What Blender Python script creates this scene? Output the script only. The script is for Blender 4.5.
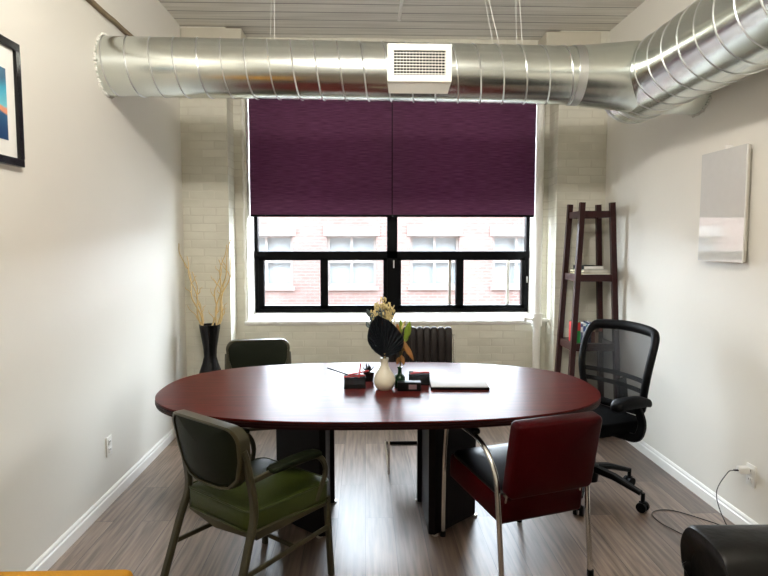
import bpy, bmesh, math, random
from mathutils import Vector, Matrix
random.seed(7)
PI = math.pi
S = bpy.context.scene
C = S.collection
for o in list(bpy.data.objects):
    bpy.data.objects.remove(o)

# ------------------------------------------------------------------ camera, world, lights, exposure
cam_d = bpy.data.cameras.new('camera'); cam = bpy.data.objects.new('camera', cam_d); C.objects.link(cam)
cam_d.sensor_width = 36.0; cam_d.lens = 605.24/768*36; cam_d.clip_start = 0.05; cam_d.clip_end = 200
_p, _y = 0.0777, 0.0314
_f = Vector((math.sin(_y)*math.cos(_p), math.cos(_y)*math.cos(_p), -math.sin(_p)))
_r = Vector((math.cos(_y), -math.sin(_y), 0)); _u = _r.cross(_f)
cam.matrix_world = Matrix(((_r.x, _u.x, -_f.x, 0), (_r.y, _u.y, -_f.y, 0), (_r.z, _u.z, -_f.z, 1.55), (0, 0, 0, 1)))
S.camera = cam
vs = S.view_settings
vs.view_transform = 'Standard'; vs.look = 'None'; vs.exposure = 0.0; vs.gamma = 1.0; vs.use_curve_mapping = False

W = bpy.data.worlds.new('sky'); S.world = W; W.use_nodes = True
wn = W.node_tree.nodes; bg = wn['Background']
bg.inputs['Color'].default_value = (0.80, 0.90, 1.0, 1); bg.inputs['Strength'].default_value = 33.0

def light(name, kind, loc, energy, color=(1, 1, 1), rot=(0, 0, 0), **kw):
    d = bpy.data.lights.new(name, kind); d.energy = energy; d.color = color
    for k, v in kw.items(): setattr(d, k, v)
    o = bpy.data.objects.new(name, d); C.objects.link(o); o.location = loc; o.rotation_euler = rot
    return o
pd = light('window_portal', 'AREA', (0.26, 5.66, 1.8), 1.0, rot=(-PI/2, 0, 0), shape='RECTANGLE', size=2.6, size_y=1.9)
pd.data.cycles.is_portal = True
LAMP = (0.0, 1.1, 3.08)
light('ceiling_lamp_glow', 'POINT', LAMP, 275.0, (1.0, 0.96, 0.90), shadow_soft_size=0.11)

# ------------------------------------------------------------------ materials
def srgb(r, g, b):
    f = lambda c: ((c/255)/12.92 if c/255 <= 0.04045 else ((c/255+0.055)/1.055)**2.4)
    return (f(r), f(g), f(b), 1)
def mat(name, col, rough=0.5, metal=0.0, noise=0.0, nscale=20.0, bump=0.0, bscale=60.0, stretch=(1, 1, 1), **kw):
    m = bpy.data.materials.new(name); m.use_nodes = True
    nt = m.node_tree; N = nt.nodes; L = nt.links; b = N['Principled BSDF']
    b.inputs['Base Color'].default_value = col
    b.inputs['Roughness'].default_value = rough; b.inputs['Metallic'].default_value = metal
    b.inputs['Specular IOR Level'].default_value = 0.25 if (not metal and sum(col[:3]) < 0.3) else 0.5
    for k, v in kw.items(): b.inputs[k.replace('_', ' ')].default_value = v
    tc = N.new('ShaderNodeTexCoord'); mp = N.new('ShaderNodeMapping'); mp.inputs['Scale'].default_value = stretch
    L.new(tc.outputs['Object'], mp.inputs['Vector'])
    if noise or not bump:
        n = N.new('ShaderNodeTexNoise'); n.inputs['Scale'].default_value = nscale; n.inputs['Detail'].default_value = 4
        L.new(mp.outputs[0], n.inputs['Vector'])
        mx = N.new('ShaderNodeMix'); mx.data_type = 'RGBA'
        k = max(noise, 0.04)
        mx.inputs[6].default_value = tuple(c*(1-k) for c in col[:3])+(1,)
        mx.inputs[7].default_value = tuple(min(1, c*(1+k)) for c in col[:3])+(1,)
        L.new(n.outputs[0], mx.inputs[0]); L.new(mx.outputs[2], b.inputs['Base Color'])
    if bump:
        n2 = N.new('ShaderNodeTexNoise'); n2.inputs['Scale'].default_value = bscale; n2.inputs['Detail'].default_value = 3
        L.new(mp.outputs[0], n2.inputs['Vector'])
        bp = N.new('ShaderNodeBump'); bp.inputs['Strength'].default_value = bump; bp.inputs['Distance'].default_value = 0.01
        L.new(n2.outputs[0], bp.inputs['Height']); L.new(bp.outputs[0], b.inputs['Normal'])
    m['b'] = 1
    return m

def tiled(name, axes, bw, bh, mortar, c1, c2, cm, rough, bump, grain=None, gcol=None, spec=0.5, offset=0.5, wob=0.0, bdist=0.004, shift=0.0):
    """brick pattern laid over the plane given by axes, e.g. ('x+y','z')"""
    m = bpy.data.materials.new(name); m.use_nodes = True
    nt = m.node_tree; N = nt.nodes; L = nt.links; b = N['Principled BSDF']
    tc = N.new('ShaderNodeTexCoord'); sp = N.new('ShaderNodeSeparateXYZ'); L.new(tc.outputs['Object'], sp.inputs[0])
    cb = N.new('ShaderNodeCombineXYZ')
    for i, a in enumerate(axes):
        if '+' in a:
            ad = N.new('ShaderNodeMath'); ad.operation = 'ADD'
            L.new(sp.outputs['XYZ'.index(a[0].upper())], ad.inputs[0]); L.new(sp.outputs['XYZ'.index(a[2].upper())], ad.inputs[1])
            L.new(ad.outputs[0], cb.inputs[i])
        else: L.new(sp.outputs['XYZ'.index(a.upper())], cb.inputs[i])
    src = cb.outputs[0]
    if shift:
        sh = N.new('ShaderNodeVectorMath'); sh.operation = 'ADD'; sh.inputs[1].default_value = (shift, 0, 0); L.new(src, sh.inputs[0]); src = sh.outputs[0]
    if wob:
        nw = N.new('ShaderNodeTexNoise'); nw.inputs['Scale'].default_value = 9; L.new(cb.outputs[0], nw.inputs['Vector'])
        vm = N.new('ShaderNodeVectorMath'); vm.operation = 'MULTIPLY_ADD'; vm.inputs[1].default_value = (wob,)*3
        L.new(nw.outputs['Color'], vm.inputs[0]); L.new(cb.outputs[0], vm.inputs[2]); src = vm.outputs[0]
    br = N.new('ShaderNodeTexBrick'); L.new(src, br.inputs['Vector'])
    br.inputs['Scale'].default_value = 1; br.inputs['Brick Width'].default_value = bw; br.inputs['Row Height'].default_value = bh
    br.inputs['Mortar Size'].default_value = mortar; br.inputs['Mortar Smooth'].default_value = 0.3; br.offset = offset
    br.inputs['Color1'].default_value = c1; br.inputs['Color2'].default_value = c2; br.inputs['Mortar'].default_value = cm
    out = br.outputs['Color']
    nz = N.new('ShaderNodeTexNoise'); nz.inputs['Detail'].default_value = 6
    mp = N.new('ShaderNodeMapping'); mp.inputs['Scale'].default_value = grain or (4, 4, 4)
    # shift the grain per board so that boards do not share it
    ad2 = N.new('ShaderNodeVectorMath'); ad2.operation = 'MULTIPLY_ADD'; ad2.inputs[1].default_value = (7, 7, 7)
    L.new(br.outputs['Color'], ad2.inputs[0]); L.new(cb.outputs[0], ad2.inputs[2]); L.new(ad2.outputs[0], mp.inputs['Vector'])
    L.new(mp.outputs[0], nz.inputs['Vector']); nz.inputs['Scale'].default_value = 1
    mx = N.new('ShaderNodeMix'); mx.data_type = 'RGBA'; mx.blend_type = 'MULTIPLY'; mx.inputs[0].default_value = 1
    rp = N.new('ShaderNodeValToRGB'); rp.color_ramp.elements[0].color = gcol or (0.85, 0.85, 0.85, 1); rp.color_ramp.elements[1].color = (1.08, 1.08, 1.08, 1)
    rp.color_ramp.elements[0].position = 0.35; rp.color_ramp.elements[1].position = 0.65
    L.new(nz.outputs[0], rp.inputs[0]); L.new(out, mx.inputs[6]); L.new(rp.outputs[0], mx.inputs[7]); L.new(mx.outputs[2], b.inputs['Base Color'])
    b.inputs['Roughness'].default_value = rough; b.inputs['Specular IOR Level'].default_value = spec
    bp = N.new('ShaderNodeBump'); bp.inputs['Strength'].default_value = bump; bp.inputs['Distance'].default_value = bdist
    iv = N.new('ShaderNodeMath'); iv.operation = 'SUBTRACT'; iv.inputs[0].default_value = 1
    L.new(br.outputs['Fac'], iv.inputs[1])
    n3 = N.new('ShaderNodeTexNoise'); n3.inputs['Scale'].default_value = 45; L.new(cb.outputs[0], n3.inputs['Vector'])
    a3 = N.new('ShaderNodeMath'); a3.operation = 'MULTIPLY_ADD'; a3.inputs[1].default_value = 0.35
    L.new(n3.outputs[0], a3.inputs[0]); L.new(iv.outputs[0], a3.inputs[2])
    L.new(a3.outputs[0], bp.inputs['Height']); L.new(bp.outputs[0], b.inputs['Normal'])
    return m

def see_through(name, col, amount, rough=0.5, gloss=False):
    """open weave or clear glass: part of the surface lets light straight through"""
    m = bpy.data.materials.new(name); m.use_nodes = True
    N = m.node_tree.nodes; L = m.node_tree.links; out = N['Material Output']; b = N['Principled BSDF']
    b.inputs['Base Color'].default_value = col; b.inputs['Roughness'].default_value = rough
    t = N.new('ShaderNodeBsdfTransparent'); mx = N.new('ShaderNodeMixShader')
    if gloss:
        fr = N.new('ShaderNodeFresnel'); fr.inputs[0].default_value = 1.45; 
        gm = N.new('ShaderNodeNewGeometry'); m1 = N.new('ShaderNodeMath'); m1.operation = 'SUBTRACT'; m1.inputs[0].default_value = 1; L.new(gm.outputs['Backfacing'], m1.inputs[1])
        m2 = N.new('ShaderNodeMath'); m2.operation = 'MULTIPLY'; L.new(fr.outputs[0], m2.inputs[0]); L.new(m1.outputs[0], m2.inputs[1]); L.new(m2.outputs[0], mx.inputs[0])
        g = N.new('ShaderNodeBsdfGlossy'); g.inputs['Roughness'].default_value = 0.02
        L.new(t.outputs[0], mx.inputs[1]); L.new(g.outputs[0], mx.inputs[2])
    else:
        mx.inputs[0].default_value = amount; L.new(t.outputs[0], mx.inputs[1]); L.new(b.outputs[0], mx.inputs[2])
    L.new(mx.outputs[0], out.inputs[0])
    return m

M = {}
M['plaster'] = mat('painted_drywall', srgb(228, 224, 214), 0.5, noise=0.03, nscale=1.5, bump=0.04, bscale=25)
M['trim'] = mat('white_trim_paint', srgb(236, 234, 228), 0.35)
M['white_paint'] = mat('thick_white_paint', srgb(235, 233, 226), 0.45, noise=0.05, nscale=8, bump=0.3, bscale=18)
M['brick'] = tiled('painted_brick', ('x+y', 'z'), 0.21, 0.068, 0.006, srgb(211, 208, 193), srgb(208, 205, 190), srgb(206, 202, 187), 0.55, 0.32, grain=(3, 5, 3), gcol=(0.93, 0.93, 0.91, 1), wob=0.014, bdist=0.004)
M['ceiling'] = tiled('painted_ceiling_boards', ('x', 'y'), 24.0, 0.165, 0.006, srgb(226, 222, 213), srgb(214, 210, 201), srgb(120, 114, 104), 0.6, 0.9, grain=(1.5, 30, 1), gcol=(0.86, 0.85, 0.83, 1), bdist=0.008, shift=5.0)
M['floor'] = tiled('grey_laminate_planks', ('y', 'x'), 1.25, 0.155, 0.0016, srgb(144, 125, 110), srgb(100, 84, 73), srgb(42, 35, 31), 0.36, 0.25, grain=(3.0, 52, 1), gcol=(0.50, 0.47, 0.45, 1), spec=0.5, offset=0.37, bdist=0.002)
M['facade'] = tiled('pink_brick', ('x+y', 'z'), 0.24, 0.085, 0.012, srgb(108, 94, 91), srgb(103, 87, 83), srgb(110, 104, 102), 1.0, 0.3, grain=(.5, .5, .5), gcol=(0.86, 0.84, 0.84, 1), spec=0.0)
M['stone'] = mat('pale_stone', srgb(122, 120, 118), 1.0, Specular_IOR_Level=0.0)
M['street'] = mat('grey_asphalt', srgb(95, 94, 92), 0.9)
M['outer'] = mat('outer_brick', srgb(150, 120, 105), 0.9)
M['black_metal'] = mat('black_window_paint', srgb(5, 5, 6), 0.4, Specular_IOR_Level=0.07)
M['glass'] = see_through('window_glass', (1, 1, 1, 1), 1, gloss=True)
M['out_glass'] = mat('street_window_glass', srgb(112, 122, 126), 0.5, Specular_IOR_Level=0.1)
M['galv'] = mat('galvanised_steel', (0.72, 0.76, 0.73, 1), 0.22, 1.0, noise=0.10, nscale=9, bump=0.05, bscale=16)
M['seam'] = mat('rolled_duct_seam', (0.66, 0.67, 0.66, 1), 0.33, 1.0)
M['sealant'] = mat('white_sealant', srgb(238, 236, 228), 0.6)
M['chrome'] = mat('worn_chrome', (0.72, 0.71, 0.68, 1), 0.16, 1.0, noise=0.06, nscale=30)
M['register'] = mat('cream_register_paint', srgb(240, 238, 228), 0.4)
M['dark'] = mat('duct_shadow_black', srgb(20, 20, 20), 0.8)  # painted shade for the plate behind the register grille
M['olive_metal'] = mat('olive_enamelled_steel', srgb(56, 52, 34), 0.42, 0.25, noise=0.12, nscale=14)
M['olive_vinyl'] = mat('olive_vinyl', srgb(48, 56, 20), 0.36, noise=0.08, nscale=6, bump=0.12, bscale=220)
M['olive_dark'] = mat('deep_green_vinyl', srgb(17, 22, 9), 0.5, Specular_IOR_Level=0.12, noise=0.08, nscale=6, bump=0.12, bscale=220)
M['red_vinyl'] = mat('red_vinyl', srgb(50, 1, 4), 0.4, Specular_IOR_Level=0.08, noise=0.08, nscale=5, bump=0.1, bscale=200)
M['black_vinyl'] = mat('black_vinyl', srgb(12, 10, 11), 0.3, bump=0.1, bscale=180)
M['black_plastic'] = mat('black_plastic', srgb(6, 6, 7), 0.45, Specular_IOR_Level=0.12)
M['black_fabric'] = mat('black_woven_fabric', srgb(8, 8, 9), 0.9, Specular_IOR_Level=0.05, bump=0.3, bscale=400)
M['mesh'] = see_through('black_open_mesh', srgb(12, 12, 13), 0.78, 0.6)
M['wire'] = see_through('black_wire_mesh', srgb(8, 8, 9), 0.72, 0.7)
M['leather'] = mat('scuffed_black_leather', srgb(15, 14, 13), 0.38, noise=0.3, nscale=10, bump=0.35, bscale=14)
M['brown_leather'] = mat('dark_brown_leather', srgb(26, 18, 15), 0.42, noise=0.1, nscale=12, bump=0.2, bscale=150)
M['mustard'] = mat('mustard_fabric', srgb(196, 138, 22), 0.8, noise=0.12, nscale=20, bump=0.3, bscale=250)
M['red_wood'] = mat('mahogany_stained_wood', srgb(44, 15, 15), 0.33, noise=0.35, nscale=6, stretch=(10, 10, 1))
M['ceramic'] = mat('cream_glazed_ceramic', srgb(214, 208, 190), 0.25)
M['black_glaze'] = mat('black_glazed_ceramic', srgb(14, 13, 14), 0.22)
M['twig'] = mat('bare_pale_twig', srgb(198, 172, 120), 0.7, noise=0.2, nscale=40)
M['black_leaf'] = mat('dyed_black_palm', srgb(14, 19, 25), 0.6)
M['straw'] = mat('straw_dried_blossom', srgb(206, 188, 136), 0.8, noise=0.25, nscale=60)
M['grey_leaf'] = mat('grey_green_leaf', srgb(84, 96, 96), 0.7, noise=0.2, nscale=40)
M['green_leaf'] = mat('fresh_green_leaf', srgb(120, 146, 40), 0.5, noise=0.2, nscale=30)
M['amber_leaf'] = mat('amber_dried_leaf', srgb(150, 104, 50), 0.6, noise=0.35, nscale=40)
M['stem'] = mat('olive_stem', srgb(96, 92, 50), 0.6)
M['bottle'] = mat('dark_green_bottle_glass', srgb(18, 44, 24), 0.08)
M['red_pen'] = mat('red_plastic', srgb(176, 26, 34), 0.35)
M['white_gloss'] = mat('glossy_white_glass', srgb(226, 226, 222), 0.03, IOR=2.5)
M['aluminium'] = mat('brushed_aluminium', (0.55, 0.53, 0.48, 1), 0.35, 1.0)
M['paper'] = mat('white_paper', srgb(236, 234, 228), 0.7)
M['laptop'] = mat('white_laptop_shell', srgb(214, 216, 220), 0.5, IOR=1.1)
M['cable'] = mat('dark_grey_cable', srgb(70, 68, 66), 0.5)
M['slot'] = mat('outlet_slot', srgb(60, 58, 55), 0.6)
M['beam_end'] = mat('painted_beam_end', srgb(196, 190, 172), 0.6, noise=0.06, nscale=5, bump=0.2, bscale=12)
M['beam_gap'] = mat('aged_brown_wood', srgb(128, 112, 88), 0.8, noise=0.3, nscale=12)
M['lamp'] = mat('frosted_lamp_glass', srgb(250, 240, 220), 0.5, Emission_Color=(1, 0.9, 0.75, 1), Emission_Strength=3.0)

def wood_table():
    m = bpy.data.materials.new('cherry_table_laminate'); m.use_nodes = True
    N = m.node_tree.nodes; L = m.node_tree.links; b = N['Principled BSDF']
    tc = N.new('ShaderNodeTexCoord'); mp = N.new('ShaderNodeMapping'); mp.inputs['Scale'].default_value = (2.2, 38, 6)
    n = N.new('ShaderNodeTexNoise'); n.inputs['Scale'].default_value = 1.6; n.inputs['Detail'].default_value = 7; n.inputs['Distortion'].default_value = 0.6
    r = N.new('ShaderNodeValToRGB'); r.color_ramp.elements[0].color = srgb(66, 21, 19); r.color_ramp.elements[1].color = srgb(88, 31, 27)
    r.color_ramp.elements[0].position = 0.35; r.color_ramp.elements[1].position = 0.68
    L.new(tc.outputs['Object'], mp.inputs[0]); L.new(mp.outputs[0], n.inputs[0]); L.new(n.outputs[0], r.inputs[0]); L.new(r.outputs[0], b.inputs['Base Color'])
    b.inputs['Roughness'].default_value = 0.28; b.inputs['IOR'].default_value = 1.10
    return m
M['table'] = wood_table()
M['table_edge'] = mat('dark_table_edge', srgb(30, 10, 10), 0.4, Specular_IOR_Level=0.1)
M['pedestal'] = mat('espresso_pedestal_veneer', srgb(14, 8, 9), 0.55, Specular_IOR_Level=0.12, noise=0.2, nscale=5, stretch=(8, 8, 1))

def shade_fabric():
    m = bpy.data.materials.new('plum_shade_weave'); m.use_nodes = True
    N = m.node_tree.nodes; L = m.node_tree.links; b = N['Principled BSDF']; out = N['Material Output']
    tc = N.new('ShaderNodeTexCoord'); mp = N.new('ShaderNodeMapping'); mp.inputs['Scale'].default_value = (9, 9, 190)
    n = N.new('ShaderNodeTexNoise'); n.inputs['Scale'].default_value = 1; n.inputs['Detail'].default_value = 3
    r = N.new('ShaderNodeValToRGB'); r.color_ramp.elements[0].color = srgb(78, 42, 66); r.color_ramp.elements[1].color = srgb(112, 66, 96)
    r.color_ramp.elements[0].position = 0.3; r.color_ramp.elements[1].position = 0.7
    L.new(tc.outputs['Object'], mp.inputs[0]); L.new(mp.outputs[0], n.inputs[0]); L.new(n.outputs[0], r.inputs[0]); L.new(r.outputs[0], b.inputs['Base Color'])
    b.inputs['Roughness'].default_value = 0.9
    t = N.new('ShaderNodeBsdfTranslucent'); L.new(r.outputs[0], t.inputs[0])
    mx = N.new('ShaderNodeMixShader'); mx.inputs[0].default_value = 0.33
    L.new(b.outputs[0], mx.inputs[1]); L.new(t.outputs[0], mx.inputs[2]); L.new(mx.outputs[0], out.inputs[0])
    return m
M['shade'] = shade_fabric()

def picture_mat():
    m = bpy.data.materials.new('blue_and_orange_print'); m.use_nodes = True
    N = m.node_tree.nodes; L = m.node_tree.links; b = N['Principled BSDF']
    tc = N.new('ShaderNodeTexCoord'); sp = N.new('ShaderNodeSeparateXYZ'); L.new(tc.outputs['Object'], sp.inputs[0])
    n = N.new('ShaderNodeTexNoise'); n.inputs['Scale'].default_value = 9; L.new(tc.outputs['Object'], n.inputs[0])
    a = N.new('ShaderNodeMath'); a.operation = 'MULTIPLY_ADD'; a.inputs[1].default_value = 0.06; L.new(n.outputs[0], a.inputs[0]); L.new(sp.outputs[2], a.inputs[2])
    mr = N.new('ShaderNodeMapRange'); mr.inputs[1].default_value = -0.13; mr.inputs[2].default_value = 0.16; L.new(a.outputs[0], mr.inputs[0])
    r = N.new('ShaderNodeValToRGB'); e = r.color_ramp.elements
    e[0].color = srgb(24, 62, 104); e[0].position = 0.1; e[1].color = srgb(40, 90, 120); e[1].position = 0.9
    for p, c in ((0.36, (44, 92, 128)), (0.4, (226, 146, 104)), (0.47, (220, 150, 120)), (0.5, (110, 190, 204)), (0.75, (52, 158, 190))):
        q = e.new(p); q.color = srgb(*c)
    L.new(mr.outputs[0], r.inputs[0]); L.new(r.outputs[0], b.inputs['Base Color']); b.inputs['Roughness'].default_value = 0.3
    return m
M['print'] = picture_mat()

# ------------------------------------------------------------------ mesh helpers
def tag(o, label=None, cat=None, group=None, kind=None):
    if label: o['label'] = label
    if cat: o['category'] = cat
    if group: o['group'] = group
    if kind: o['kind'] = kind
    return o
def thing(name, label, cat, loc=(0, 0, 0), rz=0.0, group=None):
    o = bpy.data.objects.new(name, None); C.objects.link(o); o.empty_display_size = 0.1
    o.location = loc; o.rotation_euler = (0, 0, rz)
    return tag(o, label, cat, group)
def obj(name, bm, m, parent=None, loc=(0, 0, 0), rz=0.0, smooth=True, label=None):
    me = bpy.data.meshes.new(name)
    bmesh.ops.recalc_face_normals(bm, faces=bm.faces)
    bm.to_mesh(me); bm.free()
    for mm in (m if isinstance(m, (list, tuple)) else [m]): me.materials.append(mm)
    if smooth:
        me.polygons.foreach_set('use_smooth', [True]*len(me.polygons))
        try: me.set_sharp_from_angle(angle=math.radians(38))
        except Exception: pass
    o = bpy.data.objects.new(name, me); C.objects.link(o); o.location = loc; o.rotation_euler = (0, 0, rz)
    if parent: o.parent = parent
    if label: o['label'] = label
    return o
def struct(name, bm, m, parent=None, smooth=False, **kw):
    o = obj(name, bm, m, parent, smooth=smooth, **kw)
    o['kind'] = 'structure'
    return o
def B(): return bmesh.new()
def box(bm, c, s, rot=None, bevel=0.0, seg=2, mi=0, taper=None):
    r = bmesh.ops.create_cube(bm, size=1.0); vs_ = r['verts']
    for v in vs_:
        v.co = Vector((v.co.x*s[0], v.co.y*s[1], v.co.z*s[2]))
        if taper and v.co.z < 0: v.co.x *= taper; v.co.y *= taper
    faces = {f for v in vs_ for f in v.link_faces}
    for f in faces: f.material_index = mi
    if bevel:
        es = {e for v in vs_ for e in v.link_edges}
        rr = bmesh.ops.bevel(bm, geom=list(es), offset=bevel, segments=seg, profile=0.5, affect='EDGES', clamp_overlap=True)
        vs_ = {v for f in rr['faces'] for v in f.verts} | {v for v in vs_ if v.is_valid}
        for f in rr['faces']: f.material_index = mi
    mtx = Matrix.Translation(Vector(c)) @ (rot.to_4x4() if rot is not None else Matrix.Identity(4))
    for v in vs_: v.co = mtx @ v.co
    return bm
def bx(x0, x1, y0, y1, z0, z1, bm=None, bevel=0.0, seg=2):
    bm = bm or B()
    return box(bm, ((x0+x1)/2, (y0+y1)/2, (z0+z1)/2), (x1-x0, y1-y0, z1-z0), bevel=bevel, seg=seg)
def rot(ax, a): return Matrix.Rotation(a, 3, ax)
def fillet(pts, r, n=6):
    pts = [Vector(p) for p in pts]; out = [pts[0]]
    for i in range(1, len(pts)-1):
        a, b, c = pts[i-1], pts[i], pts[i+1]
        la, lc = (a-b).length, (c-b).length; q = min(r, la*0.49, lc*0.49)
        p0 = b+(a-b)/la*q; p1 = b+(c-b)/lc*q
        for k in range(n+1):
            t = k/n; out.append((1-t)**2*p0+2*t*(1-t)*b+t*t*p1)
    out.append(pts[-1]); return out
def spline(pts, n=6):
    pts = [Vector(p) for p in pts]; P_ = [pts[0]*2-pts[1]]+pts+[pts[-1]*2-pts[-2]]; out = []
    for i in range(1, len(P_)-2):
        a, b, c, d = P_[i-1:i+3]
        for k in range(n):
            t = k/n
            out.append(0.5*((2*b)+(c-a)*t+(2*a-5*b+4*c-d)*t*t+(3*b-a-3*c+d)*t**3))
    out.append(pts[-1]); return out
def sweep(bm, pts, r, seg=10, prof=None, closed=False, up=None, mi=0):
    """r: radius or list of radii; prof: list of 2D points scaled by r; up fixes the profile's second axis"""
    pts = [Vector(p) for p in pts]; n = len(pts)
    if prof is None: prof = [(math.cos(2*PI*k/seg), math.sin(2*PI*k/seg)) for k in range(seg)]
    rr = r if isinstance(r, (list, tuple)) else [r]*n
    rings = []; prev = None
    for i in range(n):
        if closed: t = pts[(i+1) % n]-pts[i-1]
        else: t = pts[min(i+1, n-1)]-pts[max(i-1, 0)]
        t.normalize()
        if up is not None:
            u = Vector(up); a = t.cross(u)
            if a.length < 1e-4: a = prev or t.orthogonal()
            a.normalize()
        else:
            if prev is None: a = t.orthogonal().normalized()
            else:
                a = prev-t*prev.dot(t)
                a = a.normalized() if a.length > 1e-6 else t.orthogonal().normalized()
        prev = a.copy(); b = a.cross(t).normalized()
        rings.append([bm.verts.new(pts[i]+(a*p[0]+b*p[1])*rr[i]) for p in prof])
    m_ = len(prof)
    for i in range(n if closed else n-1):
        A, Bq = rings[i], rings[(i+1) % n]
        for k in range(m_):
            f = bm.faces.new((A[k], A[(k+1) % m_], Bq[(k+1) % m_], Bq[k])); f.material_index = mi
    if not closed:
        for R_ in (rings[0], rings[-1]):
            try: bm.faces.new(R_).material_index = mi
            except ValueError: pass
    return bm
def rectprof(w, h, c=0.003):
    a, b = w/2, h/2
    return [(a-c, -b), (a, -b+c), (a, b-c), (a-c, b), (-a+c, b), (-a, b-c), (-a, -b+c), (-a+c, -b)]
def lathe(bm, prof, seg=28, c=(0, 0, 0), mi=0):
    rings = []
    for r, z in prof:
        if r < 1e-5: rings.append([bm.verts.new((c[0], c[1], c[2]+z))])
        else: rings.append([bm.verts.new((c[0]+r*math.cos(2*PI*k/seg), c[1]+r*math.sin(2*PI*k/seg), c[2]+z)) for k in range(seg)])
    for A, D in zip(rings, rings[1:]):
        for k in range(seg):
            q = (k+1) % seg
            if len(A) == 1 and len(D) == 1: continue
            if len(A) == 1: f = bm.faces.new((A[0], D[q], D[k]))
            elif len(D) == 1: f = bm.faces.new((A[k], A[q], D[0]))
            else: f = bm.faces.new((A[k], A[q], D[q], D[k]))
            f.material_index = mi
    return bm
def prism(bm, outline, z0, z1, bevel=0.0, seg=2):
    lo = [bm.verts.new((x, y, z0)) for x, y in outline]; hi = [bm.verts.new((x, y, z1)) for x, y in outline]
    n = len(lo); f0 = bm.faces.new(lo[::-1]); f1 = bm.faces.new(hi)
    for k in range(n): bm.faces.new((lo[k], lo[(k+1) % n], hi[(k+1) % n], hi[k]))
    if bevel:
        es = list(f1.edges)+list(f0.edges)
        bmesh.ops.bevel(bm, geom=es, offset=bevel, segments=seg, profile=0.5, affect='EDGES')
    return bm
def cyl(bm, a, b, r, seg=20, r2=None): return sweep(bm, [a, b], [r, r2 if r2 is not None else r], seg)
def rrect(w, h, r, n=6):
    out = []
    for cx, cy, a0 in ((w/2-r, h/2-r, 0), (-w/2+r, h/2-r, 90), (-w/2+r, -h/2+r, 180), (w/2-r, -h/2+r, 270)):
        for k in range(n+1):
            a = math.radians(a0+90*k/n); out.append((cx+r*math.cos(a), cy+r*math.sin(a)))
    return out
def pad(bm, outline, t, place, puff=0.0, rings=5, edge=0.25):
    """upholstered pad: outline (2D), thickness t, slightly domed on both faces; place maps (u,v,w) to a point"""
    cx = sum(p[0] for p in outline)/len(outline); cy = sum(p[1] for p in outline)/len(outline)
    prof = []      # (scale, height) going from the back centre round the edge to the front centre
    er = t*edge
    wmax = max(math.hypot(p[0]-cx, p[1]-cy) for p in outline); k_ = er/wmax
    for i in range(1, rings): prof.append((i/rings*(1-k_*1.5), -t/2-puff*(1-(i/rings)**2.5)))
    for a in (90, 60, 30, 0): prof.append((1-k_+k_*math.cos(math.radians(a)), -t/2+er-er*math.sin(math.radians(a))))
    for a in (0, 30, 60, 90): prof.append((1-k_+k_*math.cos(math.radians(a)), t/2-er+er*math.sin(math.radians(a))))
    for i in range(rings-1, 0, -1): prof.append((i/rings*(1-k_*1.5), t/2+puff*(1-(i/rings)**2.5)))
    RR = [[bm.verts.new(place(cx+(x-cx)*s, cy+(y-cy)*s, h)) for x, y in outline] for s, h in prof]
    n = len(outline)
    c0 = bm.verts.new(place(cx, cy, -t/2-puff)); c1 = bm.verts.new(place(cx, cy, t/2+puff))
    for A, D in zip(RR, RR[1:]):
        for k in range(n): bm.faces.new((A[k], A[(k+1) % n], D[(k+1) % n], D[k]))
    for k in range(n):
        bm.faces.new((c0, RR[0][k], RR[0][(k+1) % n])); bm.faces.new((c1, RR[-1][(k+1) % n], RR[-1][k]))
    return bm
def copy_tree(o, parent=None):
    c = o.copy(); C.objects.link(c); c.parent = parent
    for ch in [x for x in bpy.data.objects if x.parent == o and x != c]: copy_tree(ch, c)
    return c

# ------------------------------------------------------------------ room shell
XL, XR, YP, YR, YW, H, YB = -1.515, 2.04, 5.12, 5.37, 5.62, 3.29, -2.6
WL, WR, WZ0, WZ1 = -1.035, 1.552, 0.88, 3.02
struct('floor', bx(XL-0.2, XR+0.2, YB-0.2, 5.9, -0.12, 0), M['floor'])
struct('ceiling', bx(XL-0.2, XR+0.2, YB-0.2, 5.9, H, H+0.15), M['ceiling'])
struct('wall_left', bx(XL-0.2, XL, YB-0.2, 5.9, 0, H), M['plaster'])
struct('wall_right', bx(XR, XR+0.2, YB-0.2, 5.9, 0, H), M['plaster'])
struct('wall_front', bx(XL, XR, YB-0.2, YB, 0, H), M['plaster'])
for a in ((XL, WL, 0, H), (WR, XR, 0, H), (WL, WR, 0, 0.80), (WL, WR, WZ1, H)):
    struct('wall_back', bx(a[0], a[1], YR, 5.86, a[2], a[3]), M['brick'])
# brick piers either side of the window, with wider caps under the ceiling
for k, (x0, x1, cx0, cx1) in enumerate(((XL, -1.135, XL+0.02, -1.0), (1.625, XR, 1.505, 1.965))):
    pb = bx(x0, x1, YP, YR+0.02, 0, H)
    struct('pillar_%s' % ('left', 'right')[k], pb, M['brick'])
    struct('beam_end_%s' % ('left', 'right')[k], bx(cx0, cx1, YP-0.012, YR-0.002, 2.98, H-0.012, bevel=0.01), M['beam_end'])
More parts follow.
